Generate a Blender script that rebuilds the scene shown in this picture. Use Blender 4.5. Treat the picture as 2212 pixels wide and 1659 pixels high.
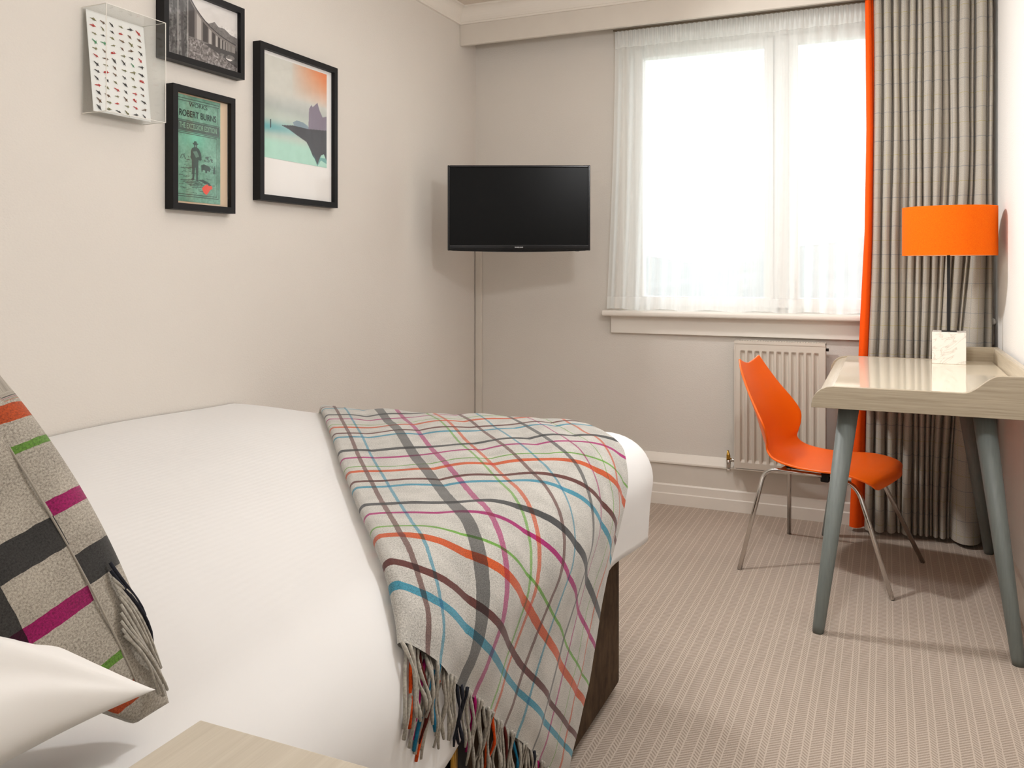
import bpy, bmesh, math, random
import numpy as np
from mathutils import Vector, Matrix
random.seed(7); rng = np.random.RandomState(5)
for o in list(bpy.data.objects): bpy.data.objects.remove(o)
sc = bpy.context.scene
COL = sc.collection
PI = math.pi

# ------------------------------------------------------------------ camera, sky, lights, exposure
YAW = math.atan(809/1830)
cd = bpy.data.cameras.new('camera'); cam = bpy.data.objects.new('camera', cd); COL.objects.link(cam)
cam.location = (0, 0, 1.13); cam.rotation_euler = (PI/2, 0, YAW)
cd.sensor_width = 36; cd.lens = 36*1830/2212; cd.shift_y = -249.5/2212; cd.clip_start = .02; cd.clip_end = 2000
sc.camera = cam
w = bpy.data.worlds.new('overcast_sky'); sc.world = w; w.use_nodes = True
bg = w.node_tree.nodes['Background']; bg.inputs[0].default_value = (.975, .985, 1, 1); bg.inputs[1].default_value = 2.9
def light(kind, name, loc, power, color, size, rot=(0, 0, 0), sy=None):
    l = bpy.data.lights.new(name, kind); l.energy = power; l.color = color
    if kind == 'AREA':
        l.size = size
        if sy: l.shape = 'RECTANGLE'; l.size_y = sy
    else: l.shadow_soft_size = size
    o = bpy.data.objects.new(name, l); COL.objects.link(o); o.location = loc; o.rotation_euler = rot
    return o
def aim(d): return Vector(d).to_track_quat('-Z', 'Y').to_euler()
light('POINT', 'ceiling_light', (-.14, 1.68, 1.93), 30, (.985, .99, 1), .06)
light('AREA', 'ceiling_fill', (-.9, 2.5, 2.41), 6.5, (.985, .99, 1), 1.0, (0, 0, 0), 1.4)
light('AREA', 'rear_fill', (-.75, -.26, 1.75), 5, (.985, .99, 1), 1.5, (math.radians(88), 0, 0), 1.1)  # added fill behind the camera, brightens the window end; no fixture here
sp_ = light('AREA', 'ceiling_spot', (-1.5, 2.93, 2.33), 12, (1, .99, .975), .14, aim((1.9, .3, -1.1)))
sp_.data.spread = math.radians(104)
pl = light('AREA', 'window_daylight', (-.5, 4.30, 1.6), 0, (1, 1, 1), 1.4, (-PI/2, 0, 0), 1.4)
pl.data.cycles.is_portal = True; pl.data.energy = 1
vs = sc.view_settings
vs.view_transform = 'Standard'; vs.look = 'None'; vs.exposure = .19; vs.gamma = 1; vs.use_curve_mapping = False
cy = sc.cycles
cy.use_denoising = True
cy.max_bounces = 10; cy.diffuse_bounces = 6; cy.transparent_max_bounces = 16; cy.sample_clamp_indirect = 6
cy.caustics_reflective = False; cy.caustics_refractive = False

# ------------------------------------------------------------------ helpers
def lin(c):
    c = np.asarray(c, float)/255
    return np.where(c <= .04045, c/12.92, ((c+.055)/1.055)**2.4)
def L(r, g, b): return tuple(float(x) for x in lin((r, g, b))) + (1,)

class NT:
    def __init__(s, name):
        s.m = bpy.data.materials.new(name); s.m.use_nodes = True; s.t = s.m.node_tree
        s.b = s.t.nodes['Principled BSDF']; s.out = s.t.nodes['Material Output']
    def n(s, t, **k):
        nd = s.t.nodes.new(t)
        for a, v in k.items(): setattr(nd, a, v)
        return nd
    def l(s, a, b): s.t.links.new(a, b)
    def val(s, sock, v):
        if hasattr(v, 'is_linked') or isinstance(v, bpy.types.NodeSocket): s.l(v, sock)
        else: sock.default_value = v
    def math(s, op, a, b=0., c=None):
        nd = s.n('ShaderNodeMath', operation=op); s.val(nd.inputs[0], a); s.val(nd.inputs[1], b)
        if c is not None: s.val(nd.inputs[2], c)
        return nd.outputs[0]
    def mix(s, f, a, b, mode='MIX'):
        nd = s.n('ShaderNodeMix', data_type='RGBA', blend_type=mode)
        s.val(nd.inputs[0], f); s.val(nd.inputs[6], a); s.val(nd.inputs[7], b); return nd.outputs[2]
    def coord(s, kind='Object'): return s.n('ShaderNodeTexCoord').outputs[kind]
    def mapping(s, vec, scale=(1, 1, 1), rot=(0, 0, 0), loc=(0, 0, 0)):
        nd = s.n('ShaderNodeMapping'); s.l(vec, nd.inputs[0]); nd.inputs['Scale'].default_value = scale
        nd.inputs['Rotation'].default_value = rot; nd.inputs['Location'].default_value = loc; return nd.outputs[0]
    def noise(s, vec, scale, detail=2, rough=.5):
        nd = s.n('ShaderNodeTexNoise'); s.l(vec, nd.inputs['Vector']); nd.inputs['Scale'].default_value = scale
        nd.inputs['Detail'].default_value = detail; nd.inputs['Roughness'].default_value = rough; return nd.outputs[0]
    def ramp(s, f, stops, interp='LINEAR'):
        nd = s.n('ShaderNodeValToRGB'); s.l(f, nd.inputs[0]); cr = nd.color_ramp; cr.interpolation = interp
        while len(cr.elements) > 1: cr.elements.remove(cr.elements[-1])
        cr.elements[0].position = stops[0][0]; cr.elements[0].color = stops[0][1]
        for p, c in stops[1:]:
            e = cr.elements.new(p); e.color = c
        return nd.outputs[0]
    def bump(s, h, strength=.3, dist=.001):
        nd = s.n('ShaderNodeBump'); s.l(h, nd.inputs['Height']); nd.inputs['Strength'].default_value = strength
        nd.inputs['Distance'].default_value = dist; s.l(nd.outputs[0], s.b.inputs['Normal'])
    def set(s, color=None, rough=None, metal=None, spec=None, **k):
        if color is not None: s.val(s.b.inputs['Base Color'], color)
        if rough is not None: s.val(s.b.inputs['Roughness'], rough)
        if metal is not None: s.b.inputs['Metallic'].default_value = metal
        if spec is not None: s.b.inputs['Specular IOR Level'].default_value = spec
        for a, v in k.items(): s.b.inputs[a.replace('_', ' ')].default_value = v
        return s.m
def plain(name, c, rough=.6, metal=0, spec=.5, noise=0, nscale=60, bump=0):
    k = NT(name); col = c
    if noise or bump:
        f = k.noise(k.coord(), nscale, 3)
        if noise:
            a = tuple(x*(1-noise) for x in c[:3])+(1,); b = tuple(min(1, x*(1+noise)) for x in c[:3])+(1,)
            col = k.ramp(f, [(.3, a), (.7, b)])
        if bump: k.bump(f, bump, .001)
    return k.set(col, rough, metal, spec)

# ---- materials
def wall_mat(name, c, sc_=1., bmp=.35):
    k = NT(name); co = k.coord()
    m1 = k.n('ShaderNodeTexVoronoi'); k.l(k.mapping(co, (150, 150, 210), (.5, .5, .5)), m1.inputs['Vector']); m1.inputs['Scale'].default_value = 1
    n2 = k.noise(co, 3, 2)
    f = k.mix(.06, c, k.ramp(n2, [(.3, tuple(x*.7 for x in c[:3])+(1,)), (.7, c)]))
    k.bump(m1.outputs[0], bmp, .0012)
    return k.set(f, .85, 0, .25)
M = {}
M['wall'] = wall_mat('wallpaper_cream', L(214, 208, 200))
M['wall_r'] = wall_mat('wallpaper_pale', L(224, 221, 217))
M['paint'] = plain('white_paint_gloss', L(228, 222, 213), .35)
M['paint2'] = plain('cream_paint', L(212, 205, 195), .5, noise=.02, nscale=8)
M['ceil'] = plain('ceiling_paint', L(214, 203, 190), .9)
M['pvc'] = plain('white_pvc', L(236, 236, 234), .3)
M['rad'] = plain('radiator_enamel', L(206, 198, 186), .4)
M['cotton'] = None
k = NT('white_cotton'); co = k.coord()
wv = k.n('ShaderNodeTexWave', bands_direction='X'); k.l(k.mapping(co, (1, 1, 1)), wv.inputs['Vector']); wv.inputs['Scale'].default_value = 16
nz = k.noise(co, 9, 4)
h = k.math('ADD', k.math('MULTIPLY', wv.outputs[0], .12), nz)
k.bump(h, .25, .006); M['cotton'] = k.set(L(226, 225, 224), .85, 0, .2)
k = NT('pillow_cotton'); nz = k.noise(k.coord(), 14, 3); k.bump(nz, .25, .006); M['pillow'] = k.set(L(234, 232, 229), .8, 0, .2)
k = NT('brown_suede'); co = k.coord(); nz = k.noise(k.mapping(co, (1, 1, .5)), 22, 5, .7)
k.bump(nz, .2, .002); M['suede'] = k.set(k.ramp(nz, [(.3, L(50, 37, 26)), (.7, L(84, 66, 49))]), .9, 0, .15)
M['black'] = plain('black_lacquer', L(16, 15, 16), .45, spec=.25)
M['blackm'] = plain('black_metal', L(35, 33, 33), .4, .6)
M['mat'] = plain('picture_mount', L(235, 232, 228), .8)
M['beige'] = plain('beige_backing', L(205, 180, 150), .8)
M['chrome'] = plain('chrome', L(205, 200, 195), .16, 1)
M['brass'] = plain('brass', L(190, 150, 70), .25, 1)
M['orange'] = plain('orange_plastic', L(250, 104, 4), .36, spec=.45)
M['legpaint'] = None
k = NT('grey_green_leg_paint'); nz = k.noise(k.mapping(k.coord(), (1, 1, .08)), 160, 3)
M['legpaint'] = k.set(k.ramp(nz, [(.3, L(102, 108, 105)), (.7, L(111, 117, 113))]), .5)
def wood(name, a, b, sc_=(1, 1, 1), rough=.45):
    k = NT(name); nz = k.noise(k.mapping(k.coord(), sc_), 1, 4, .65)
    n2 = k.noise(k.mapping(k.coord(), tuple(x*3.1 for x in sc_)), 1, 2)
    f = k.math('ADD', k.math('MULTIPLY', nz, .65), k.math('MULTIPLY', n2, .35))
    k.bump(f, .1, .0005)
    return k.set(k.ramp(f, [(.32, a), (.5, tuple((p+q)/2 for p, q in zip(a, b))), (.68, b)]), rough)
M['woodx'] = wood('grey_limed_wood_x', L(150, 137, 116), L(184, 171, 149), (4, 60, 190))
M['woody'] = wood('grey_limed_wood_y', L(178, 166, 147), L(204, 192, 172), (60, 4, 160), .3)
M['woodtop'] = wood('bedside_limed_wood', L(188, 178, 161), L(203, 194, 178), (150, 4, 60), .33)
k = NT('marble'); co = k.mapping(k.coord(), (1, 1, 1), (0, math.radians(35), .2))
nd = k.n('ShaderNodeTexNoise'); k.l(k.mapping(co, (9, 9, 30)), nd.inputs['Vector']); nd.inputs['Scale'].default_value = 1.; nd.inputs['Detail'].default_value = 5; nd.inputs['Distortion'].default_value = 1.2
vn = k.math('ABSOLUTE', k.math('SUBTRACT', nd.outputs[0], .5))
M['marble'] = k.set(k.ramp(vn, [(0, L(204, 197, 188)), (.010, L(222, 216, 208)), (.035, L(236, 231, 224)), (1, L(243, 239, 233))]), .25)
k = NT('lamp_shade_silk')
wvn = k.noise(k.mapping(k.coord(), (300, 300, 900)), 1, 2)
colr = k.ramp(wvn, [(.3, L(246, 106, 2)), (.7, L(255, 130, 12))])
tr = k.n('ShaderNodeBsdfTranslucent'); k.l(colr, tr.inputs[0]); mx = k.n('ShaderNodeMixShader'); mx.inputs[0].default_value = .3
k.set(colr, .8, 0, .2); k.l(k.b.outputs[0], mx.inputs[1]); k.l(tr.outputs[0], mx.inputs[2]); k.l(mx.outputs[0], k.out.inputs[0]); M['shade'] = k.m
M['shadein'] = plain('shade_lining', L(244, 226, 208), .8)
def glassy(name, gloss_rough=.02, tint=(1, 1, 1, 1), ior=1.45, extra=0.):
    k = NT(name); t = k.n('ShaderNodeBsdfTransparent'); t.inputs[0].default_value = tint
    g = k.n('ShaderNodeBsdfGlossy'); g.inputs['Roughness'].default_value = gloss_rough
    lw = k.n('ShaderNodeLayerWeight'); lw.inputs[0].default_value = .5
    m = k.n('ShaderNodeMixShader'); k.l(k.math('ADD', k.math('MULTIPLY', k.math('POWER', lw.outputs['Facing'], 5.), ior-1), .015+extra), m.inputs[0])
    k.l(t.outputs[0], m.inputs[1]); k.l(g.outputs[0], m.inputs[2]); k.l(m.outputs[0], k.out.inputs[0]); return k.m
M['glass'] = glassy('window_glass', .01, (.97, .98, .98, 1))
M['pglass'] = glassy('picture_glass', .03, (.99, .99, .99, 1), 1.25)
M['acryl'] = glassy('clear_acrylic', .03, (.96, .97, .97, 1), 1.42, .02)
M['acryledge'] = plain('acrylic_edge', L(232, 228, 220), .2)
k = NT('sheer_voile'); nz = k.coord('UV')
t = k.n('ShaderNodeBsdfTransparent'); tl = k.n('ShaderNodeBsdfTranslucent'); tl.inputs[0].default_value = (.93, .94, .93, 1)
df = k.n('ShaderNodeBsdfDiffuse'); df.inputs[0].default_value = (.9, .9, .88, 1)
m1 = k.n('ShaderNodeMixShader'); m1.inputs[0].default_value = .5; k.l(tl.outputs[0], m1.inputs[1]); k.l(df.outputs[0], m1.inputs[2])
lw = k.n('ShaderNodeLayerWeight'); lw.inputs[0].default_value = .35
st_ = k.noise(k.mapping(nz, (38, .5, 1)), 1, 3, .7)
den = k.math('ADD', k.math('ADD', .25, k.math('MULTIPLY', st_, .34)), k.math('MULTIPLY', lw.outputs['Facing'], .75))
sep = k.n('ShaderNodeSeparateXYZ'); k.l(nz, sep.inputs[0])
head = k.math('MULTIPLY', k.math('GREATER_THAN', sep.outputs[1], .94), .3)
hem = k.math('MULTIPLY', k.math('LESS_THAN', sep.outputs[1], .045), .25)
side = k.math('MULTIPLY', k.math('LESS_THAN', sep.outputs[0], .02), .3)
m2 = k.n('ShaderNodeMixShader'); k.l(k.math('MINIMUM', k.math('ADD', den, k.math('ADD', side, k.math('ADD', head, hem))), .97), m2.inputs[0])
k.l(t.outputs[0], m2.inputs[1]); k.l(m1.outputs[0], m2.inputs[2]); k.l(m2.outputs[0], k.out.inputs[0]); M['sheer'] = k.m
M['orangefab'] = plain('orange_velvet', L(240, 84, 10), .9, noise=.04, nscale=200, spec=.2)
# tweed curtain: uv in metres
k = NT('grey_tweed_check'); uv = k.coord('UV'); sp = k.n('ShaderNodeSeparateXYZ'); k.l(uv, sp.inputs[0])
sn = k.noise(k.mapping(uv, (420, 420, 1)), 1, 2, .8)
base = k.ramp(sn, [(.3, L(132, 126, 118)), (.5, L(174, 167, 157)), (.7, L(206, 200, 188))])
def line(s, x, per, off, wd):
    f = s.math('FRACT', s.math('ADD', s.math('DIVIDE', x, per), off)); return s.math('LESS_THAN', f, wd/per)
b1 = k.math('MAXIMUM', line(k, sp.outputs[1], .12, .1, .0022), line(k, sp.outputs[0], .12, .3, .0022))
b2 = k.math('MAXIMUM', line(k, sp.outputs[1], .12, .6, .0022), line(k, sp.outputs[0], .12, .8, .0022))
c1 = k.mix(k.math('MULTIPLY', b1, .55), base, L(84, 108, 126)); c2 = k.mix(k.math('MULTIPLY', b2, .5), c1, L(160, 150, 62))
k.bump(sn, .3, .0006); M['tweed'] = k.set(c2, .95, 0, .1)
# carpet
k = NT('herringbone_carpet'); co = k.coord(); sp = k.n('ShaderNodeSeparateXYZ'); k.l(co, sp.inputs[0]); X, Y = sp.outputs[0], sp.outputs[1]
wob = k.math('MULTIPLY', k.math('SUBTRACT', k.noise(co, 30, 2), .5), .004)
wob = k.math('MULTIPLY', k.math('SUBTRACT', k.noise(co, 90, 2), .5), .004)
fx = k.math('FRACT', k.math('DIVIDE', k.math('ADD', X, wob), .046))
ln1 = k.math('LESS_THAN', fx, .075)
ln2 = k.math('COMPARE', fx, .40, .037)
lines = k.math('MAXIMUM', ln1, ln2)
nar = k.math('LESS_THAN', fx, .40)
def tri(v): return k.math('SMOOTH_MIN', k.math('ABSOLUTE', k.math('MULTIPLY', k.math('SUBTRACT', k.math('FRACT', v), .5), 2.)), 1., .1)
dash = tri(k.math('DIVIDE', k.math('ADD', Y, k.math('MULTIPLY', X, 1.2)), .0125))
diag = tri(k.math('DIVIDE', k.math('SUBTRACT', Y, k.math('MULTIPLY', X, .8)), .0115))
pat = k.math('ADD', k.math('MULTIPLY', nar, dash), k.math('MULTIPLY', k.math('SUBTRACT', 1, nar), k.math('MULTIPLY', diag, .9)))
pat = k.math('MAXIMUM', k.math('MULTIPLY', lines, .88), pat)
fz = k.noise(co, 420, 2, .8); fz2 = k.noise(co, 2.2, 3)
cc = k.ramp(pat, [(0, L(122, 108, 96)), (.35, L(164, 150, 137)), (.8, L(202, 188, 174)), (1, L(216, 203, 190))])
cc = k.mix(.38, cc, k.ramp(fz, [(.3, L(118, 105, 95)), (.7, L(228, 213, 198))]), 'MIX')
cc = k.mix(.12, cc, k.ramp(fz2, [(.35, L(140, 126, 114)), (.65, L(196, 180, 166))]))
k.bump(k.math('ADD', pat, k.math('MULTIPLY', fz, 1.2)), .5, .002); M['carpet'] = k.set(cc, .97, 0, .05)
# plaid woollen cloth, uv in metres
CH, MG, OR, BR, BL, GR = L(66, 68, 72), L(168, 24, 116), L(226, 84, 26), L(96, 46, 42), L(66, 148, 178), L(112, 168, 72)
def soft(c, f): return tuple(x*(1-f)+1.*f if i < 3 else 1 for i, x in enumerate(c))
def stops(items, rngw, fade):
    st = [(0, (1, 1, 1, 1))]
    for p, wd, c in items:
        base_n = tuple(min(1, x/.58) if i < 3 else 1 for i, x in enumerate(c))
        st.append(((p-wd/2)/rngw, soft(base_n, fade))); st.append(((p+wd/2)/rngw, (1, 1, 1, 1)))
    return st
def plaid(name, cols, cr, rows, rper, base_l, base_d, fadec=.2, fader=.01, mod=True, nsc=330):
    k = NT(name); uv = k.coord('UV'); wob = k.noise(uv, 60, 2)
    sp = k.n('ShaderNodeSeparateXYZ'); k.l(uv, sp.inputs[0])
    ww = k.math('MULTIPLY', k.math('SUBTRACT', wob, .5), .003)
    u = k.math('DIVIDE', k.math('ADD', sp.outputs[0], ww), cr)
    v = k.math('DIVIDE', k.math('ADD', sp.outputs[1], ww), rper)
    if mod: v = k.math('FRACT', v)
    sn = k.noise(uv, nsc, 3, .85); s2 = k.noise(uv, 18, 3)
    base = k.ramp(sn, [(.3, base_d), (.62, base_l)])
    base = k.mix(.2, base, k.ramp(s2, [(.35, base_d), (.65, base_l)]))
    ru = k.ramp(u, stops(cols, cr, fadec), 'CONSTANT'); rv = k.ramp(v, stops(rows, rper, fader), 'CONSTANT')
    c = k.mix(1., base, ru, 'MULTIPLY'); c = k.mix(1., c, rv, 'MULTIPLY')
    k.bump(sn, .35, .001)
    return k.set(c, .95, 0, .08, Sheen_Weight=.25)
TC = [(.042, .009, BR), (.07, .008, BL), (.168, .024, CH), (.218, .011, MG), (.296, .005, GR), (.315, .011, OR), (.381, .008, BR), (.424, .005, BL), (.507, .013, CH), (.561, .006, MG), (.619, .004, GR), (.666, .007, OR)]
TR = [(.083, .014, BL), (.130, .015, BR), (.221, .020, OR), (.269, .009, GR), (.362, .014, MG), (.434, .020, CH)]
M['throw'] = plaid('throw_wool', TC, .80, TR, .487, L(206, 203, 196), L(112, 110, 105), nsc=430)
CC = [(.112, .030, CH), (.30, .02, MG)]
CR = [(.035, .017, OR), (.071, .009, GR), (.136, .016, MG), (.200, .030, CH), (.44, .02, BR)]
M['cush'] = plaid('cushion_wool', CC, .5, CR, .5, L(186, 178, 165), L(92, 86, 78), .02, .0, False, 480)
def cordmat(name, c): return plain(name, c, .95, noise=.25, nscale=300, spec=.1)
CM = {'g': cordmat('cord_grey', L(168, 163, 153)), 'c': cordmat('cord_charcoal', L(44, 45, 52)), 'm': cordmat('cord_magenta', L(150, 22, 90)), 'o': cordmat('cord_orange', L(206, 74, 26)),
      'b': cordmat('cord_brown', L(84, 34, 30)), 't': cordmat('cord_teal', L(36, 112, 146)), 'n': cordmat('cord_green', L(104, 150, 70))}
M['screen'] = plain('tv_screen', L(8, 8, 8), .3, spec=.12)
M['bezel'] = plain('tv_bezel', L(12, 11, 12), .22, spec=.3)
M['silver'] = plain('silver_print', L(190, 190, 190), .4)
M['ink'] = plain('black_ink', L(28, 44, 40), .8)
M['cream_ink'] = plain('pale_ink', L(130, 170, 145), .8)
M['hill'] = plain('hill_green', L(130, 136, 136), 1, noise=.1, nscale=.05)
M['ground'] = plain('pasture', L(148, 154, 142), 1, noise=.08, nscale=.03)

# ---- geometry
def finish(bm, name, mat, parent=None, smooth=False, mods=None, loc=None):
    me = bpy.data.meshes.new(name); bm.normal_update(); bm.to_mesh(me); bm.free()
    return obj_from(me, name, mat, parent, smooth, loc)
def obj_from(me, name, mat, parent=None, smooth=False, loc=None):
    o = bpy.data.objects.new(name, me); COL.objects.link(o)
    for m in (mat if isinstance(mat, (list, tuple)) else [mat]): me.materials.append(m)
    if smooth:
        for p in me.polygons: p.use_smooth = True
    if parent is not None:
        o.parent = parent; o.matrix_parent_inverse = Matrix.Translation(-Vector(parent.location)) if False else Matrix.Identity(4)
        if not parent.get('_rel'): o.location = -Vector(parent.location)
    if loc: o.location = loc
    return o
def bev(o, wd, seg=2):
    m = o.modifiers.new('bevel', 'BEVEL'); m.width = wd; m.segments = seg; m.limit_method = 'ANGLE'; m.angle_limit = .6
    for p in o.data.polygons: p.use_smooth = True
    wn = o.modifiers.new('wn', 'WEIGHTED_NORMAL'); wn.keep_sharp = False
    return o
def add_box(bm, a, b, mat=None):
    r = bmesh.ops.create_cube(bm, size=1)['verts']
    for v in r:
        v.co = Vector([(a[i]+b[i])/2 + v.co[i]*(b[i]-a[i]) for i in range(3)])
        if mat is not None: v.co = mat @ v.co
def box(name, a, b, mat, parent=None, bevel=0, xf=None):
    bm = bmesh.new(); add_box(bm, a, b, xf); o = finish(bm, name, mat, parent)
    return bev(o, bevel) if bevel else o
def add_tube(bm, pts, r, seg=12, caps=True):
    pts = [Vector(p) for p in pts]; rs = r if isinstance(r, (list, tuple)) else [r]*len(pts)
    rings = []; up = None
    for i, p in enumerate(pts):
        d = (pts[min(i+1, len(pts)-1)]-pts[max(i-1, 0)]).normalized()
        if up is None: up = d.orthogonal().normalized()
        up = (up-d*up.dot(d)).normalized(); s = d.cross(up)
        rings.append([bm.verts.new(p+(up*math.cos(2*PI*k/seg)+s*math.sin(2*PI*k/seg))*rs[i]) for k in range(seg)])
    for a, b in zip(rings, rings[1:]):
        for k in range(seg): bm.faces.new((a[k], a[(k+1) % seg], b[(k+1) % seg], b[k]))
    if caps: bm.faces.new(rings[0][::-1]); bm.faces.new(rings[-1])
def tube(name, pts, r, mat, parent=None, seg=14):
    bm = bmesh.new(); add_tube(bm, pts, r, seg); return finish(bm, name, mat, parent, True)
def add_prism(bm, poly, plane, t0, t1):
    """poly of 2-D points; plane 'xz' extrudes along y, 'xy' along z, 'yz' along x"""
    f = {'xz': lambda p, t: (p[0], t, p[1]), 'xy': lambda p, t: (p[0], p[1], t), 'yz': lambda p, t: (t, p[0], p[1])}[plane]
    A = [bm.verts.new(f(p, t0)) for p in poly]; B = [bm.verts.new(f(p, t1)) for p in poly]
    bm.faces.new(A); bm.faces.new(B[::-1])
    for i in range(len(poly)): bm.faces.new((A[i], B[i], B[(i+1) % len(poly)], A[(i+1) % len(poly)]))
    bmesh.ops.recalc_face_normals(bm, faces=bm.faces)
def prism(name, poly, plane, t0, t1, mat, parent=None, bevel=0):
    bm = bmesh.new(); add_prism(bm, poly, plane, t0, t1); o = finish(bm, name, mat, parent)
    return bev(o, bevel) if bevel else o
def grid(name, P, mat, parent=None, UV=None, smooth=True, closed=False):
    ny, nx = P.shape[:2]; me = bpy.data.meshes.new(name)
    idx = np.arange(ny*nx).reshape(ny, nx)
    if closed: idx = np.concatenate([idx, idx[:, :1]], 1)
    F = np.stack([idx[:-1, :-1], idx[:-1, 1:], idx[1:, 1:], idx[1:, :-1]], -1).reshape(-1, 4)
    me.from_pydata(P.reshape(-1, 3).tolist(), [], F.tolist())
    if UV is not None:
        u = me.uv_layers.new(name='UVMap'); lv = np.empty(len(me.loops), int); me.loops.foreach_get('vertex_index', lv)
        u.data.foreach_set('uv', UV.reshape(-1, 2)[lv].ravel())
    return obj_from(me, name, mat, parent, smooth)
def tag(o, label, cat, group=None):
    o['label'] = label; o['category'] = cat
    if group: o['group'] = group
    return o
def thing(name, label, cat, loc=(0, 0, 0), group=None):
    o = bpy.data.objects.new(name, None); COL.objects.link(o); o.location = loc; o.empty_display_size = .1
    return tag(o, label, cat, group)
def struct(o): o['kind'] = 'structure'; return o
def sstep(a, b, x):
    t = np.clip((np.asarray(x, float)-a)/(b-a), 0, 1); return t*t*(3-2*t)
def text_mesh(name, s, size, xf, mat, parent, extrude=.0004, sx=1, bold=0):
    c = bpy.data.curves.new(name, 'FONT'); c.body = s; c.size = size; c.align_x = 'CENTER'; c.align_y = 'CENTER'; c.extrude = extrude; c.offset = bold
    t = bpy.data.objects.new('tmp', c); COL.objects.link(t); bpy.context.view_layer.update()
    me = bpy.data.meshes.new_from_object(t); bpy.data.objects.remove(t)
    me.name = name; me.transform(Matrix.Diagonal((sx, 1, 1, 1))); me.transform(xf); me.materials.clear()
    return obj_from(me, name, mat, parent)

# ------------------------------------------------------------------ room
XL, XR, YB, ZC, YF = -2.006, .412, 4.06, 2.462, -.32
OX0, OX1, OZ0, OZ1 = -1.195, .17, .925, 2.262      # window opening
struct(box('floor', (XL-.1, YF-.1, -.06), (XR+.1, YB+.1, 0), M['carpet']))
struct(box('ceiling', (XL-.1, YF-.1, ZC), (XR+.1, YB+.1, ZC+.1), M['ceil']))
struct(box('wall_left', (XL-.1, YF-.1, 0), (XL, YB+.1, ZC), M['wall']))
struct(box('wall_right', (XR, YF-.1, 0), (XR+.1, YB+.1, ZC), M['wall_r']))
struct(box('wall_front', (XL, YF-.1, 0), (XR, YF, ZC), M['wall']))
bm = bmesh.new()
for a, b in (((XL, 0), (OX0, ZC)), ((OX1, 0), (XR, ZC)), ((OX0, 0), (OX1, OZ0-.02)), ((OX0, OZ1), (OX1, ZC))):
    add_box(bm, (a[0], YB, a[1]), (b[0], YB+.26, b[1]))
struct(finish(bm, 'wall_back', M['wall']))
# cornice: coved profile swept along left wall and fascia
YFA = 3.874
def cornice(name, fn, length0, length1):
    prof = [(0, 2.379), (.012, 2.379), (.012, 2.388), (.009, 2.391)] + [(.009+.044*(1-math.cos(a)), 2.391+.062*math.sin(a)) for a in np.linspace(0, PI/2, 9)] + [(.056, 2.453), (.056, ZC), (0, ZC)]
    bm = bmesh.new(); A = [bm.verts.new(fn(p, length0)) for p in prof]; B = [bm.verts.new(fn(p, length1)) for p in prof]
    for i in range(len(prof)): bm.faces.new((A[i], B[i], B[(i+1) % len(prof)], A[(i+1) % len(prof)]))
    bm.faces.new(A); bm.faces.new(B[::-1]); bmesh.ops.recalc_face_normals(bm, faces=bm.faces)
    struct(finish(bm, name, M['paint']))
cornice('trim_1', lambda p, t: (XL+p[0], YF if t == 0 else YFA-p[0], p[1]), 0, 1)
cornice('trim_2', lambda p, t: (XL+p[0] if t == 0 else XR, YFA-p[0], p[1]), 0, 1)
struct(box('trim_3', (XL, YFA, 2.274), (XR, YFA+.02, ZC), M['paint2'], bevel=.002))           # curtain fascia board
# pipe boxing, ledge, skirting along the window wall
struct(box('trim_4', (XL, YB-.035, 0), (XR, YB, .195), M['paint2']))
struct(prism('trim_5', [(YB-.044, .195), (YB-.044, .205), (YB-.03, .214), (YB-.006, .238), (YB, .238), (YB, .195)], 'yz', XL, XR, M['paint'], bevel=.002))
bb = [(YB-.035, 0), (YB-.049, 0), (YB-.049, .052), (YB-.044, .056), (YB-.044, .092), (YB-.040, .098), (YB-.035, .098)]
struct(prism('baseboard_back', bb, 'yz', XL, XR, M['paint']))
struct(prism('baseboard_right', [(XR, 0), (XR-.016, 0), (XR-.016, .085), (XR-.010, .1), (XR, .1)], 'xz', YF, YB-.05, M['paint']))
struct(prism('baseboard_left', [(XL, 0), (XL+.016, 0), (XL+.016, .085), (XL+.010, .1), (XL, .1)], 'xz', YF, YB-.05, M['paint']))
struct(box('trim_6', (XL+.004, YB-.018, .195), (XL+.040, YB, 1.26), M['paint2'], bevel=.003))        # cable trunking in the corner
# ------------------------------------------------------------------ window
win = bpy.data.objects.new('window_1', None); COL.objects.link(win); win.location = (-.5, YB+.1, OZ0); struct(win)
bm = bmesh.new()
def fr_(x0, z0, x1, z1, wd, y0, y1, bm):
    for a, b in (((x0, z0), (x0+wd, z1)), ((x1-wd, z0), (x1, z1)), ((x0+wd, z0), (x1-wd, z0+wd)), ((x0+wd, z1-wd), (x1-wd, z1))):
        add_box(bm, (a[0], y0, a[1]), (b[0], y1, b[1]))
fr_(OX0, OZ0-.02, OX1, OZ1, .042, YB+.07, YB+.14, bm)
add_box(bm, (-.482, YB+.07, OZ0), (-.418, YB+.14, OZ1-.04))
finish(bm, 'window_frame', M['pvc'], win)
for x0, x1 in ((OX0+.045, -.484), (-.416, OX1-.045)):
    bm = bmesh.new(); fr_(x0, OZ0+.025, x1, OZ1-.045, .042, YB+.055, YB+.12, bm); s = finish(bm, 'sash', M['pvc'], win); bev(s, .004)
    box('pane', (x0+.04, YB+.088, OZ0+.06), (x1-.04, YB+.092, OZ1-.085), M['glass'], s)
    s.location = -win.location
for c in [o for o in bpy.data.objects if o.name.startswith('pane')]: c.location = (0, 0, 0)
hd = box('handle', (-.405, YB+.035, .99), (-.388, YB+.05, 1.10), M['pvc'], win, .004)
struct(box('trim_7', (OX0-.09, YB-.075, .897), (XR, YB+.07, .925), M['paint'], bevel=.009))          # sill board
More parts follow.
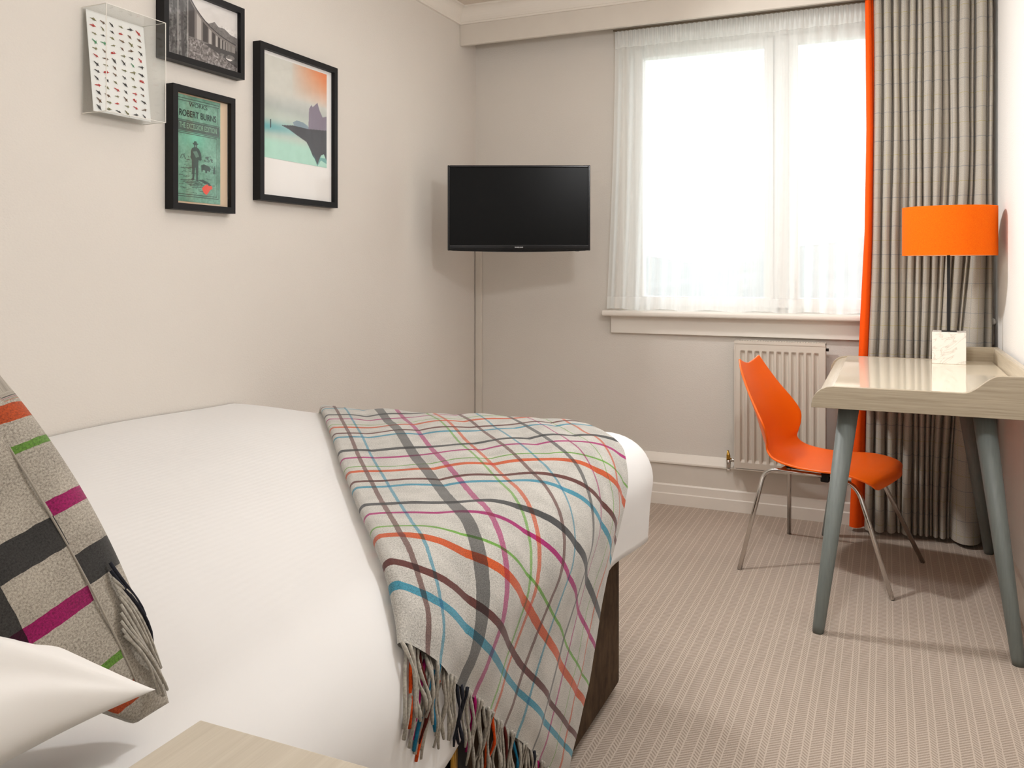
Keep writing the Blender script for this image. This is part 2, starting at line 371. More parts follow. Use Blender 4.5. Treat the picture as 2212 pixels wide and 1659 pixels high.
struct(box('trim_8', (OX0-.055, YB-.022, .812), (XR, YB, .897), M['paint'], bevel=.003))               # sill apron
# outside: hills beyond the window
gx = np.linspace(-420, 260, 90); P = []
for j, t in enumerate(np.linspace(0, 1, 24)):
    hh = 17+2.5*np.sin(gx/37+1.2)+1.5*np.sin(gx/13)+8*np.exp(-((gx-10)/60)**2)
    P.append(np.stack([gx, 300+220*t+0*gx, -12+hh*(math.sin(t*PI/2))*1.25], -1))
struct(grid('hills', np.array(P), M['hill']))
struct(box('ground', (-500, 12, -12.4), (400, 640, -12), M['ground']))

# ------------------------------------------------------------------ sheer curtain
def sheer():
    nx, nz = 520, 60; s = np.linspace(0, 1, nx); P = np.zeros((nz, nx, 3)); UV = np.zeros((nz, nx, 2))
    r = np.random.RandomState(3)
    for j in range(nz):
        v = 1-(j/(nz-1))**1.0; z = .930+v*(2.294-.930)
        x0 = -1.222-.045*(1-v)**1.6; x1 = .16
        x = x0+(x1-x0)*s
        y = .013*np.sin(2*PI*(s*21+.35*np.sin(7*s)))*(.6+.4*np.sin(s*11+1)) + .006*np.sin(2*PI*s*9.3+2)
        y *= (.75+.45*(1-v))
        hdm = sstep(.93, .97, v); y = y*(1-hdm)+hdm*.006*np.sin(2*PI*s*62+3*np.sin(s*9))
        P[j] = np.stack([x, 4.018+y, np.full(nx, z)+ (0.004*np.sin(s*40) if j == nz-1 else 0)], -1); UV[j] = np.stack([s, np.full(nx, v)], -1)
    return grid('sheer_curtain', P, M['sheer'], None, UV)
tag(sheer(), 'white sheer voile curtain gathered across the window above the sill', 'curtain')
cr_ = thing('curtain_rail', 'thin curtain rail above the gathered top of the sheer voile', 'curtain rail', (-.5, 4.02, 2.299))
box('rail', (-1.23, 4.012, 2.296), (XR-.005, 4.026, 2.303), plain('rail_grey', L(120, 108, 92), .5), cr_)
for x in (-1.15, -.5, .1): box('bracket', (x, 4.026, 2.297), (x+.012, YB, 2.302), M['paint'], cr_)

# ------------------------------------------------------------------ tweed curtain
F_, HZ, C_, S_ = 1830., 580., math.cos(YAW), math.sin(YAW)
def xat(u, y):
    r = (u-1106)/F_; return y*(-S_+r*C_)/(C_+r*S_)
cur = thing('window_curtain', 'floor-length grey tweed check curtain with an orange leading edge beside window', 'curtain', (.15, 3.92, .01))
YC = 3.955
top = [1886, 1907, 1927, 1944, 1964, 1979, 1993, 2015, 2035, 2051, 2070, 2096, 2106, 2134, 2146]
bot = [1866, 1886, 1912, 1936, 1947, 1970, 1983, 1995, 2006, 2014, 2028, 2045, 2052, 2122, 2144]
def curt():
    nz = 70; per = 22; P = []; UV = []
    for j in range(nz):
        t = j/(nz-1); z = 2.300-t*(2.300-.018); tt = sstep(.25, 1, t)
        row = []; uvr = []; ucum = 0
        for i in range(len(top)-1):
            a = xat(top[i]*(1-tt)+bot[i]*tt, YC-.03); b = xat(top[i+1]*(1-tt)+bot[i+1]*tt, YC-.03)
            wd = b-a; A = min(.056, .022+wd*.7)
            if i == 12: A = .055+.035*tt
            if i in (3, 8): A *= .72
            for q in range(per):
                f = q/per; g = 1-abs(2*f-1)**2.3
                lob = A*g**.62
                row.append((a+wd*f+.0015*math.sin(z*7+i), YC-lob-.004*math.sin(z*3+i*2.1)-(.012*sstep(.8, 1, t))*g, z+(0.006*g*0 if j == nz-1 else 0)))
                uvr.append((ucum+f*(wd+1.3*A), z))
            ucum += wd+1.3*A
        P.append(row); UV.append(uvr)
    return grid('tweed_panel', np.array(P, float), M['tweed'], cur, np.array(UV, float))
curt()
def border():
    vs_ = [(-.02, 1868, 1884), (.25, 1871, 1888), (.45, 1867, 1886), (.6, 1858, 1882), (.72, 1852, 1878), (.85, 1842, 1872), (1., 1834, 1868)]
    nz = 60; P = []
    for j in range(nz):
        t = j/(nz-1); a = np.interp(t, [q[0] for q in vs_], [q[1] for q in vs_]); b = np.interp(t, [q[0] for q in vs_], [q[2] for q in vs_])
        xa, xb = xat(a, YC-.045), xat(b, YC-.03)+.006; z = 2.300-t*(2.300-.02); row = []
        for f in np.linspace(0, 1, 18): row.append((xa+(xb-xa)*f, YC-.012-.034*math.sin(PI*min(f*1.15+.1, 1))**.6, z))
        row += [(xb-.002, YC-.004, z), (xa+.004, YC-.002, z)]
        P.append(row)
    P = np.array(P, float)
    return grid('orange_border', P, M['orangefab'], cur, closed=True)
ob = border(); ob['label'] = 'orange leading edge'

# ------------------------------------------------------------------ radiator
RX0, RX1, RZ0, RZ1, RY = -.638, -.245, .216, .800, 3.958
rd = thing('radiator', 'cream enamel panel radiator on the wall under the window sill', 'radiator', (-.44, 4.0, RZ0))
nx, nz = 221, 60; xs = np.linspace(RX0+.006, RX1-.006, nx); zs = np.concatenate([np.linspace(RZ0, RZ0+.06, 20), np.linspace(RZ0+.065, RZ1-.065, 20), np.linspace(RZ1-.06, RZ1-.012, 20)])
gx0, gx1 = RX0+.022, RX1-.022; ph = (xs-gx0)/(gx1-gx0)*11; fr = ph-np.floor(ph); gr = sstep(.12, .30, fr)*(1-sstep(.70, .88, fr))*((ph > 0) & (ph < 11))
zm = sstep(RZ0+.028, RZ0+.042, zs)*(1-sstep(RZ1-.056, RZ1-.042, zs))
P = np.stack(np.broadcast_arrays(xs[None], RY+.011*gr[None]*zm[:, None], zs[:, None]), -1)
grid('front_panel', P, M['rad'], rd, smooth=False)
o = grid('back_panel', np.stack(np.broadcast_arrays(xs[None, ::4], np.array(RY+.058), zs[::4, None]), -1), M['rad'], rd)
bm = bmesh.new(); add_box(bm, (RX0, RY-.001, RZ0-.004), (RX0+.006, RY+.06, RZ1-.004)); finish(bm, 'side_panel', M['rad'], rd)
bm = bmesh.new(); add_box(bm, (RX1-.006, RY-.001, RZ0-.004), (RX1, RY+.06, RZ1-.004)); finish(bm, 'side_panel', M['rad'], rd)
box('bottom_rail', (RX0+.006, RY, RZ0-.004), (RX1-.006, RY+.058, RZ0+.002), M['rad'], rd)
bm = bmesh.new(); add_box(bm, (RX0, RY-.002, RZ1-.013), (RX1, RY+.006, RZ1)); add_box(bm, (RX0, RY+.054, RZ1-.013), (RX1, RY+.062, RZ1)); add_box(bm, (RX0, RY, RZ1-.010), (RX0+.02, RY+.06, RZ1)); add_box(bm, (RX1-.02, RY, RZ1-.010), (RX1, RY+.06, RZ1))
for x in np.arange(RX0+.024, RX1-.02, .0115): add_box(bm, (x, RY+.004, RZ1-.006), (x+.005, RY+.056, RZ1-.001))
finish(bm, 'top_grille', M['rad'], rd)
v = tube('valve', [(RX0-.030, RY+.03, RZ0-.01), (RX0-.030, RY+.03, RZ0+.028), (RX0-.030, RY+.03, RZ0+.03)], [.009, .012, .009], M['chrome'], rd)
tube('valve_stem', [(RX0+.004, RY+.03, RZ0+.03), (RX0-.024, RY+.03, RZ0+.03)], .009, M['chrome'], rd)
tube('valve_cap', [(RX0-.030, RY+.03, RZ0+.03), (RX0-.031, RY+.03, RZ0+.05), (RX0-.033, RY+.03, RZ0+.074)], [.010, .009, .003], M['brass'], rd)
tube('bleed_plug', [(RX1-.002, RY+.03, RZ1-.03), (RX1+.012, RY+.03, RZ1-.03)], .007, M['blackm'], rd)
tube('supply_pipe', [(RX0-.030, RY+.03, RZ0-.01), (RX0-.030, RY+.03, RZ0-.02)], .007, M['paint'], rd)

# ------------------------------------------------------------------ television
tv = thing('television', 'black flat-screen television mounted in the corner left of the window', 'television', (-1.52, 3.516, 1.404))
tv.rotation_euler = (0, 0, YAW); tv['_rel'] = 1
TW, TH = .3225, .1925
bm = bmesh.new(); fr_(-TW, -TH, TW, TH, .010, -.002, .02, bm); b_ = finish(bm, 'bezel', M['bezel'], tv); bev(b_, .002)
box('chin', (-TW+.008, -.004, -TH+.006), (TW-.008, .012, -TH+.026), M['bezel'], tv, .002)
box('screen', (-TW+.009, .002, -TH+.02), (TW-.009, .010, TH-.009), M['screen'], tv)
hp = [(-TW+.006, -TH+.003)]+[(x, -TH-.007*math.cos(x/TW*PI/2)) for x in np.linspace(-TW+.02, TW-.02, 17)]+[(TW-.006, -TH+.003), (TW-.006, TH-.004), (-TW+.006, TH-.004)]
prism('back_housing', hp, 'xz', .010, .042, M['bezel'], tv)
text_mesh('maker_logo', 'SAMSUNG', .0075, Matrix.Translation((0, -.0046, -TH+.014)) @ Matrix.Rotation(PI/2, 4, 'X'), M['silver'], tv, .0002, 1.1, .0002)
box('power_light', (.255, -.001, -TH-.004), (.272, .008, -TH), M['bezel'], tv, .001)
box('mount_plate', (-.06, .042, -.06), (.06, .05, .06), M['blackm'], tv)
tube('mount_arm', [(0, .05, 0), (-.03, .16, 0), (-.05, .40, 0), (-.086, .622, 0)], .014, M['blackm'], tv, 10)
box('wall_plate', (-.05, -.012, -.09), (.05, 0, .09), M['blackm'], tv, 0, Matrix.Translation((-.086, .628, 0)) @ Matrix.Rotation(-YAW, 4, 'Z') @ Matrix.Translation((0, -.004, 0)))
for o in tv.children: o.location = (0, 0, 0)

# ------------------------------------------------------------------ bed surface
BZ, RR, BX, BY = .682, .125, -.698, 2.205
PMAX = PI/2*RR
def bumpz(x, y):
    return .006*np.sin(x*5+y*3)+.005*np.sin(y*6-x*2)+.003*np.sin(x*13+1)*np.sin(y*9)
def surf(a, b, h=0.):
    a, b, h = np.broadcast_arrays(np.asarray(a, float), np.asarray(b, float), np.asarray(h, float))
    qx = np.minimum(a, BX); qy = np.minimum(b, BY); dx, dy = a-qx, b-qy; d = np.hypot(dx, dy); dd = np.maximum(d, 1e-9)
    nx_, ny_ = dx/dd, dy/dd
    th = np.minimum(d, PMAX)/RR; ex = np.maximum(d-PMAX, 0)
    Hh = (RR+h)*np.sin(th) - .10*ex + .25*ex*ex*0
    Zz = -RR+(RR+h)*np.cos(th)-ex
    side = np.sin(th)*(.006*np.sin(b*9+a*0)+.004*np.sin(b*21+a*11))*np.clip(d/.1, 0, 1)
    x = qx+nx_*(Hh+side); y = qy+ny_*(Hh+side); z = BZ+Zz+bumpz(qx, qy)
    return np.stack([x, y, z], -1)
DL = PMAX+.155
def duvet():
    top_x = np.linspace(XL+.006, BX, 50); top_y = np.linspace(-.2, BY, 80)
    ds = np.linspace(0, DL, 24)
    bm = bmesh.new(); V = {}
    def vert(p):
        k_ = tuple(np.round(p, 5))
        if k_ not in V: V[k_] = bm.verts.new(p)
        return V[k_]
    T = surf(top_x[None], top_y[:, None])
    vt = [[vert(T[j, i]) for i in range(len(top_x))] for j in range(len(top_y))]
    for j in range(len(top_y)-1):
        for i in range(len(top_x)-1): bm.faces.new((vt[j][i], vt[j][i+1], vt[j+1][i+1], vt[j+1][i]))
    path = [(BX, y, 1, 0) for y in top_y[:-1]]+[(BX, BY, math.cos(t), math.sin(t)) for t in np.linspace(0, PI/2, 22)]+[(x, BY, 0, 1) for x in top_x[::-1][1:]]
    prev = None
    for pi, (qx, qy, nx_, ny_) in enumerate(path):
        P = surf(qx+nx_*ds, qy+ny_*ds)
        w_ = .008*math.sin(pi*.5)+.005*math.sin(pi*.23)
        P[:, 0] += nx_*w_*sstep(PMAX, DL, ds); P[:, 1] += ny_*w_*sstep(PMAX, DL, ds)
        if ny_ > 0: P[:, 2] += .02*sstep(PMAX, DL, ds)*ny_
        P = np.concatenate([P, P[-1:]+np.array([[-nx_*.025, -ny_*.025, -.006]]), P[-1:]+np.array([[-nx_*.03, -ny_*.03, .12]])])
        rowv = [vt[-1][-1]] if (qx, qy) == (BX, BY) else [vert(P[0])]
        rowv += [bm.verts.new(p) for p in P[1:]]
        if prev:
            for a_ in range(len(rowv)-1):
                f = [prev[a_], prev[a_+1], rowv[a_+1], rowv[a_]]
                f2 = []
                for q in f:
                    if q not in f2: f2.append(q)
                if len(f2) > 2:
                    try: bm.faces.new(f2)
                    except ValueError: pass
        prev = rowv
    bmesh.ops.recalc_face_normals(bm, faces=bm.faces)
    return finish(bm, 'duvet', M['cotton'], None, True)
tag(duvet(), 'plain white duvet spread over the bed and hanging over its edge', 'duvet')

bed = thing('bed', 'brown suede divan bed standing against the left wall', 'bed', (-1.33, 1.0, 0))
bm = bmesh.new(); add_box(bm, (XL+.02, -.2, .022), (-.652, 2.19, .40)); o = finish(bm, 'divan_base', M['suede'], bed); bev(o, .012, 3)
bm = bmesh.new(); add_box(bm, (XL+.02, -.2, .402), (-.70, 2.17, .62)); o = finish(bm, 'mattress', M['pillow'], bed); bev(o, .05, 4)
for x, y in ((-.72, 2.10), (-1.9, 2.10), (-.72, -.1), (-1.9, -.1)):
    tube('castor', [(x, y, 0), (x, y, .024)], .028, M['blackm'], bed)
box('headboard', (XL+.02, -.29, .1), (-.63, -.215, 1.15), M['suede'], bed, .02)
# brass drawer lock on the side of the base
dr = box('drawer_front', (-.652, .62, .06), (-.640, 1.27, .385), M['black'], bed, .004)
hn = box('drawer_handle', (-.640, 1.193, .318), (-.629, 1.212, .366), M['brass'], bed, .005)

# ------------------------------------------------------------------ throw
E0 = np.array([-.585, .945]); Dv = np.array([-.642, .767]); Wv = np.array([.767, .642])
def hang(a, s):      # below the bed edge the cloth hangs more steeply
    e = np.maximum(np.asarray(a, float)-BX-.06, 0); return .37*(e*e/(e+.05))*np.clip(1-np.asarray(s, float)/.62, 0, 1)
def thpt(w, s, h=0.):
    w, s = np.broadcast_arrays(np.asarray(w, float), np.asarray(s, float))
    a = E0[0]+Dv[0]*s+Wv[0]*w; b = E0[1]+Dv[1]*s+Wv[1]*w
    return surf(a, b+hang(a, s), h)
E0 = E0  # fringe corner at the near side of the bed
def throw():
    # cross section: lower layer -> rolled fold -> upper layer
    cs = [(wv_, .0035, -1-wv_) for wv_ in np.linspace(.70, .012, 24)]
    cs += [(.012-.012*math.sin(t), .0035+.012*(1-math.cos(t)), -1.) for t in np.linspace(.2, PI-.2, 9)]
    cs += [(wv_, .0275-.0135*float(sstep(.01, .14, wv_)), wv_) for wv_ in np.linspace(.012, .736, 120)]
    ss = np.linspace(0, 2.02, 210)
    W_ = np.array([c[0] for c in cs]); Hc = np.array([c[1] for c in cs]); U_ = np.array([c[2] for c in cs])
    U_ = np.where(U_ < 0, -.02-np.arange(len(U_), 0, -1)*.004-U_*0, U_)
    Wg, Sg = np.meshgrid(W_, ss); Hg = np.tile(Hc, (len(ss), 1))
    edge = (.008*np.sin(Sg*9)+.005*np.sin(Sg*23+1)+.003*np.sin(Sg*51))*sstep(.5, .736, Wg) - .042*sstep(.45, .8, Sg)*sstep(.45, .736, Wg)
    wr = (.004*np.sin(Wg*17+Sg*5)+.003*np.sin(Wg*31-Sg*9))*sstep(.02, .12, Wg)
    Hg = .003+(Hg-.003)*(.6+.4*sstep(0, .06, Sg))
    P = thpt(Wg+edge, Sg, Hg+np.abs(wr)*(Hg > .008))
    P[..., 2] += 0
    # folded-over lower layer is a little shorter at the fringe
    UV = np.stack([U_[None]*np.ones_like(Sg), Sg], -1)
    return P, UV
P, UV = throw()
th = thing('throw_blanket', 'folded grey plaid wool throw draped diagonally over the foot of bed', 'blanket', (-.9, 1.8, .69))
grid('woven_cloth', P, M['throw'], th, UV)
cmap = {BR: 'b', BL: 't', CH: 'c', MG: 'm', GR: 'n', OR: 'o'}
def tassel(parent, start, dirs, length, rad, mat, wig, upn):
    n = 9; pts = []
    for i in range(n):
        t = i/(n-1); pts.append(start+dirs(t)*length+wig(t))
    rs = [rad*(.9+.25*math.sin(i*2.1)) for i in range(n-1)]+[rad*1.5*.6]
    bm = bmesh.new(); add_tube(bm, pts, rs, 6); return finish(bm, 'tassel', mat, parent, True)
nT = 84
for i in range(nT):
    wv_ = .003+i*(.730/(nT-1)); cl = 'g'
    for p, wd, c in TC:
        if abs(wv_-p) < max(wd/2, .0045) and c not in (GR,): cl = cmap[c]
    ln = .095+random.uniform(-.02, .02); ca, cb = random.uniform(-.012, .012), random.uniform(.4, 1); lean = random.uniform(-.08, .08)
    n = 9; pts = []
    a0 = E0[0]+Wv[0]*wv_+Dv[0]*.004; b0 = E0[1]+Wv[1]*wv_+Dv[1]*.004+float(hang(a0, 0)); a_, b_ = a0, b0; hh = random.uniform(.009, .016)
    for q in range(n):
        t = q/(n-1); pts.append(Vector(surf(a_, b_, hh+.004*math.sin(t*6+i)).tolist()))
        k1 = min(1, .55+t*1.6+2*max(0, a0-BX-.15)); dx = .642*(1-k1)+1*k1; dy = -.767*(1-k1)+(lean+.13*math.sin(t*7+i*1.7))*k1
        m_ = math.hypot(dx, dy); a_ += dx/m_*ln/(n-1); b_ += dy/m_*ln/(n-1)
    bm = bmesh.new(); add_tube(bm, pts, [.0025+.0007*math.sin(q*1.9+i) for q in range(n-1)]+[.0018], 6)
    o = finish(bm, 'tassel', CM[cl], th, True)
for i in range(12):     # tassels of the folded-under layer
    wv_ = .022+i*.010; cl = 'goggmggtggog'[i]; pts = []
    a_, b_ = E0[0]+Wv[0]*wv_+Dv[0]*.02, E0[1]+Wv[1]*wv_+Dv[1]*.02
    for q in range(9):
        t = q/8; pts.append(Vector(surf(a_+.006, b_, .005).tolist())); a_ += (.5+.5*t)*.014; b_ -= (.75*(1-t)-.1*math.sin(i*2.3))*.014
    bm = bmesh.new(); add_tube(bm, pts, .0026, 6); finish(bm, 'tassel', CM[cl], th, True)

# ------------------------------------------------------------------ pillow and cushion
def pillow_mesh(name, O, e1, e2, W, Hh, T, mat, parent, n=56, corner=.045, power=.5, uvf=None, floor=None, wrinkle=.004, orth=1., corner_x=None, tipw=0.):
    """closed cushion: O = corner, e1 and e2 = edge directions"""
    O, e1, e2 = np.array(O, float), np.array(e1, float), np.array(e2, float); e1 /= np.linalg.norm(e1); e2 -= e1*(e1@e2)*orth; e2 /= np.linalg.norm(e2); nn = np.cross(e1, e2)
    t = (1-np.cos(np.linspace(0, PI, n)))/2; A, B = np.meshgrid(t, t); x, y = 2*A-1, 2*B-1
    pin = lambda p: 1-corner*(1-p**2)/max(Hh, W)*2
    pinx = lambda p: 1-(corner if corner_x is None else corner_x)*(1-p**2)/max(Hh, W)*2
    X = (x*pinx(y)+1)/2*W; Y = (y*pin(x)+1)/2*Hh
    th_ = T/2*(np.clip((1-x**2)*(1-y**2), 0, 1))**power
    wr = wrinkle*(np.sin(x*9+y*4)+np.sin(y*11-x*5))*np.clip((1-x**2)*(1-y**2)*3, 0, 1)
    dtip = np.hypot(A*W, B*Hh); wr = wr+tipw*.0035*np.sin(np.arctan2(B*Hh, A*W+1e-6)*11)*np.exp(-(dtip/.16)**2)*np.clip(dtip/.03, 0, 1)*np.clip(th_/T*6, 0, 1)
    bm = bmesh.new(); g = {}
    for sgn in (1, -1):
        for j in range(n):
            for i in range(n):
                if sgn == -1 and (i in (0, n-1) or j in (0, n-1)): g[(sgn, j, i)] = g[(1, j, i)]; continue
                p = O+e1*X[j, i]+e2*Y[j, i]+nn*sgn*(th_[j, i]+(wr[j, i] if sgn > 0 else 0))
                fl = None if floor is None else floor+min(.06, max(0, .615-p[1])*.9)
                if fl is not None and p[2] < fl: p[2] = fl+(p[2]-fl)*.08
                g[(sgn, j, i)] = bm.verts.new(p)
    uvl = bm.loops.layers.uv.new('UVMap')
    for sgn in (1, -1):
        for j in range(n-1):
            for i in range(n-1):
                q = [(j, i), (j, i+1), (j+1, i+1), (j+1, i)]
                if sgn < 0: q = q[::-1]
                f = bm.faces.new([g[(sgn, a, b)] for a, b in q]); qm = sum(Y[a, b] for a, b in q)/4
                for lp, (a, b) in zip(f.loops, q):
                    lp[uvl].uv = uvf(X[a, b], Y[a, b], sgn, qm) if uvf else (X[a, b], Y[a, b])
    return finish(bm, name, mat, parent, True), (O, e1, e2, nn)
cu = thing('cushion', 'grey plaid wool cushion with fringed edge propped behind the white pillow', 'cushion', (-.75, .45, .69))
CA = (-.650, .630, .700); cq = (-.14, -.94, -.31); cE = (-.46, -.20, .85)
seam_q = .026
# q along cq, p along cE.  camera sees the side facing +x
(cb_, fr3) = pillow_mesh('cover', CA, cE, cq, .45, .45, .15, M['cush'], cu, corner=-.028, corner_x=.02, power=.45, floor=.676, wrinkle=.002, n=64,
    uvf=lambda p, q, s, qm: (q+.002, p) if qm > seam_q else (.40+q*.8, .36-p if p < .345 else .39))
O_, e1_, e2_, nn_ = fr3
sg = 1 if nn_[0] > 0 else -1
bm = bmesh.new()
def cpt(p, q, h=0.):
    x = 2*p/.45-1; qe = -.028*(1-x*x); y = -1+2*(q-qe)/(.45-2*qe)
    return Vector((O_+e1_*p+e2_*q+nn_*sg*(.075*max(0, (1-x*x)*(1-y*y))**.45+h)).tolist())
add_tube(bm, [cpt(p, seam_q, .0) for p in np.linspace(.03, .446, 40)], .0010, 6); finish(bm, 'seam', M['cush'], cu, True)
for i in range(11):
    p0 = .150-i*.0065; q0 = -.004+.0022*i; pts = []
    for q in range(9):
        t = q/8; pts.append(cpt(max(.012, p0-(.085+.02*math.sin(i*2.3))*t*(1 if i > 2 else .85)), q0-.010*t+.0022*math.sin(t*5+i*.9), .0035+.006*math.sin(t*PI)))
    bm = bmesh.new(); add_tube(bm, pts, (.0014 if i > 1 else .0017), 6); finish(bm, 'tassel', CM['c' if i < 2 else 'g'], cu, True)
pw = thing('pillow', 'plain white pillow in front of the plaid cushion', 'pillow', (-.8, .35, .72))
pillow_mesh('pillow_cover', (-.606, .572, .748), (-.90, -.24, .36), (.06, -.98, -.11), .60, .42, .20, M['pillow'], pw, corner=.045, power=.55, wrinkle=.005, orth=0., tipw=1.)

# ------------------------------------------------------------------ bedside table
bt = thing('bedside_table', 'pale limed wood bedside table top in the near foreground beside bed', 'bedside table', (-.33, .36, 0))
box('table_top', (-.558, .12, .707), (-.10, .577, .729), M['woodtop'], bt, .0015)
box('cabinet_body', (-.545, .14, .30), (-.115, .56, .707), M['woodtop'], bt, .003)
for x in (-.52, -.14):
    for y in (.17, .53): tube('leg', [(x, y, 0), (x, y, .302)], [.012, .018], M['legpaint'], bt)
box('drawer', (-.115, .155, .52), (-.103, .545, .69), M['woodtop'], bt, .002)

# ------------------------------------------------------------------ desk
dk = thing('desk', 'pale limed wood desk with splayed grey legs against the right wall', 'desk', (.09, 3.3, 0))
DY0, DY1 = 2.79, 3.81
prof = [(-.215, .698), (-.215, .708), (-.211, .726), (-.202, .742), (-.188, .755), (-.170, .763), (-.150, .766)]
prof += [(x, .766) for x in np.linspace(-.10, .205, 7)]
prof += [(.205+.095*t, .766+.054*(3*t*t-2*t**3)) for t in np.linspace(.08, 1, 14)] + [(.400, .821), (.400, .698)]
for y0 in (DY0, DY1-.018):
    prism('side_panel', prof, 'xz', y0, y0+.018, M['woodx'], dk, .0015)
fprof = [(-.203, .700), (-.203, .722), (-.196, .737), (-.184, .749), (-.168, .757), (-.150, .760), (.384, .760), (.384, .735), (-.17, .735), (-.18, .72), (-.185, .700)]
prism('desk_top', fprof, 'xz', DY0+.018, DY1-.018, M['woody'], dk, .001)
box('glass_top', (-.150, DY0+.020, .7602), (.378, DY1-.020, .7650), plain('glossy_cream_glass', L(226, 216, 196), .03, spec=.9), dk, .0008)
prism('back_rail', [(.384, .698), (.384, .815), (.387, .820), (.400, .821), (.400, .698)], 'xz', DY0+.018, DY1-.018, M['woody'], dk)
for (tx, ty), (fx_, fy) in (((-.105, 2.88), (-.195, 2.79)), ((.262, 2.88), (.345, 2.79)), ((-.115, 3.70), (-.235, 3.815)), ((.262, 3.70), (.372, 3.835))):
    tube('leg', [(fx_, fy, 0), (fx_*.97+tx*.03, fy*.97+ty*.03, .02), (tx, ty, .72)], [.0165, .018, .031], M['legpaint'], dk, 24)

# ------------------------------------------------------------------ desk lamp
lx, ly = .222, 3.69
lp = thing('desk_lamp', 'desk lamp with orange drum shade on a white marble cube', 'lamp', (lx, ly, .765))
rot = Matrix.Translation((lx, ly, 0)) @ Matrix.Rotation(math.radians(-4), 4, 'Z')
box('base', (-.058, -.058, .7652), (.058, .058, .886), M['marble'], lp, .0015, rot)
box('base_plate', (-.026, -.026, .886), (.026, .026, .889), M['blackm'], lp, 0, rot)
bm = bmesh.new(); add_box(bm, (-.0075, -.004, .889), (.0035, .004, 1.19), rot); finish(bm, 'stem', M['blackm'], lp)
bm = bmesh.new(); add_box(bm, (-.028, -.006, 1.186), (.028, .006, 1.192), rot); finish(bm, 'shade_bracket', M['blackm'], lp)
def drum(name, ax, ay, z0, z1, mat, flip=False):
    a = np.linspace(0, 2*PI, 97)[:-1]; P = np.array([[(lx+ax*math.cos(t), ly+ay*math.sin(t), z) for t in (a if not flip else a[::-1])] for z in np.linspace(z0, z1, 5)])
    return grid(name, P, mat, lp, closed=True)
drum('lamp_shade', .166, .125, 1.180, 1.368, M['shade'])
drum('shade_lining', .1645, .1235, 1.181, 1.367, M['shadein'], True)
bm = bmesh.new()
for ang in (0, 2.1, 4.2): add_tube(bm, [(lx, ly, 1.19), (lx+.16*math.cos(ang), ly+.12*math.sin(ang), 1.19)], .0018, 6)
finish(bm, 'shade_ring', M['blackm'], lp)
tube('bulb', [(lx, ly, 1.192), (lx, ly, 1.23), (lx, ly, 1.26), (lx, ly, 1.29), (lx, ly, 1.30)], [.014, .016, .03, .024, .006], M['mat'], lp)

# ------------------------------------------------------------------ chair
ch = thing('desk_chair', 'orange moulded plastic chair with chrome legs at the desk', 'chair', (-.187, 3.4535, 0))
ch.rotation_euler = (0, 0, math.atan2(-.2365, .9716)); ch['_rel'] = 1
# f, z, half width, edge lift (towards the sitter), normal (nf, nz)
ST = [(-.338, .752, .100, .006, 1, .25), (-.326, .715, .128, .014, 1, .28), (-.300, .64, .165, .035, 1, .28), (-.276, .575, .195, .055, 1, .25), (-.262, .525, .205, .070, 1, .2), (-.252, .485, .190, .066, 1, .2), (-.240, .450, .172, .052, 1, .35),
      (-.218, .412, .165, .036, .7, .8), (-.170, .388, .176, .024, .2, 1), (-.090, .380, .188, .016, 0, 1), (0, .384, .200, .010, 0, 1), (.090, .396, .212, .002, -.05, 1), (.160, .400, .218, -.012, 0, 1), (.205, .394, .210, -.024, .4, .9), (.226, .376, .182, -.034, .8, .6), (.232, .362, .150, -.034, .9, .4)]
def chair_shell():
    sf = np.linspace(0, len(ST)-1, 60); A = np.array(ST); n = len(ST)
    def cat(col):
        o = []
        for s in sf:
            i = min(int(s), n-2); t = s-i; p = [col[max(i-1, 0)], col[i], col[i+1], col[min(i+2, n-1)]]
            o.append(.5*((2*p[1])+(-p[0]+p[2])*t+(2*p[0]-5*p[1]+4*p[2]-p[3])*t*t+(-p[0]+3*p[1]-3*p[2]+p[3])*t**3))
        return np.array(o)
    f, z, hw, lf, nf, nz_ = [cat(A[:, c]) for c in range(6)]; nl = np.hypot(nf, nz_); nf, nz_ = nf/nl, nz_/nl
    s = np.linspace(-1, 1, 33); P = np.zeros((60, 33, 3))
    for j in range(60):
        lift = lf[j]*np.abs(s)**2.2
        P[j, :, 0] = f[j]+nf[j]*lift; P[j, :, 1] = hw[j]*s; P[j, :, 2] = z[j]+nz_[j]*lift
    tp = np.exp(-(sf/1.2)**2)[:, None]; P[..., 2] += tp*(.022*np.abs(s)[None]**1.5-.004)
    o = grid('seat_shell', P, M['orange'], ch); m = o.modifiers.new('thick', 'SOLIDIFY'); m.thickness = .008; m.offset = 0; b = o.modifiers.new('bev', 'BEVEL'); b.width = .003; b.segments = 2; return o
chair_shell()
def arc(p0, p1, p2, n=8):
    p0, p1, p2 = map(Vector, (p0, p1, p2)); return [p0*(1-t)**2+p1*2*t*(1-t)+p2*t*t for t in np.linspace(0, 1, n)]
for sgn in (-1, 1):
    rf = Vector((-.263, sgn*.268, 0)); rt = Vector((-.215, sgn*.135, .362)); ff = Vector((.268, sgn*.232, 0)); ft = Vector((.125, sgn*.135, .352))
    a = arc(rt+(rf-rt)*.12, rt, rt+Vector((.06, 0, .0)), 8)
    tube('leg', [rf]+a+[Vector((.0, sgn*.132, .364))], .0085, M['chrome'], ch)
    a = arc(ft+(ff-ft)*.14, ft, ft+Vector((-.05, 0, .004)), 8)
    tube('leg', [ff]+a+[Vector((.0, sgn*.120, .352))], .0085, M['chrome'], ch)
    box('bracket', (-.005, sgn*.126-.012, .342), (.025, sgn*.126+.012, .374), M['blackm'], ch, .004)
for x in (-.15, .07): tube('cross_bar', [(x, -.13, .364), (x, .13, .364)], .008, M['chrome'], ch)
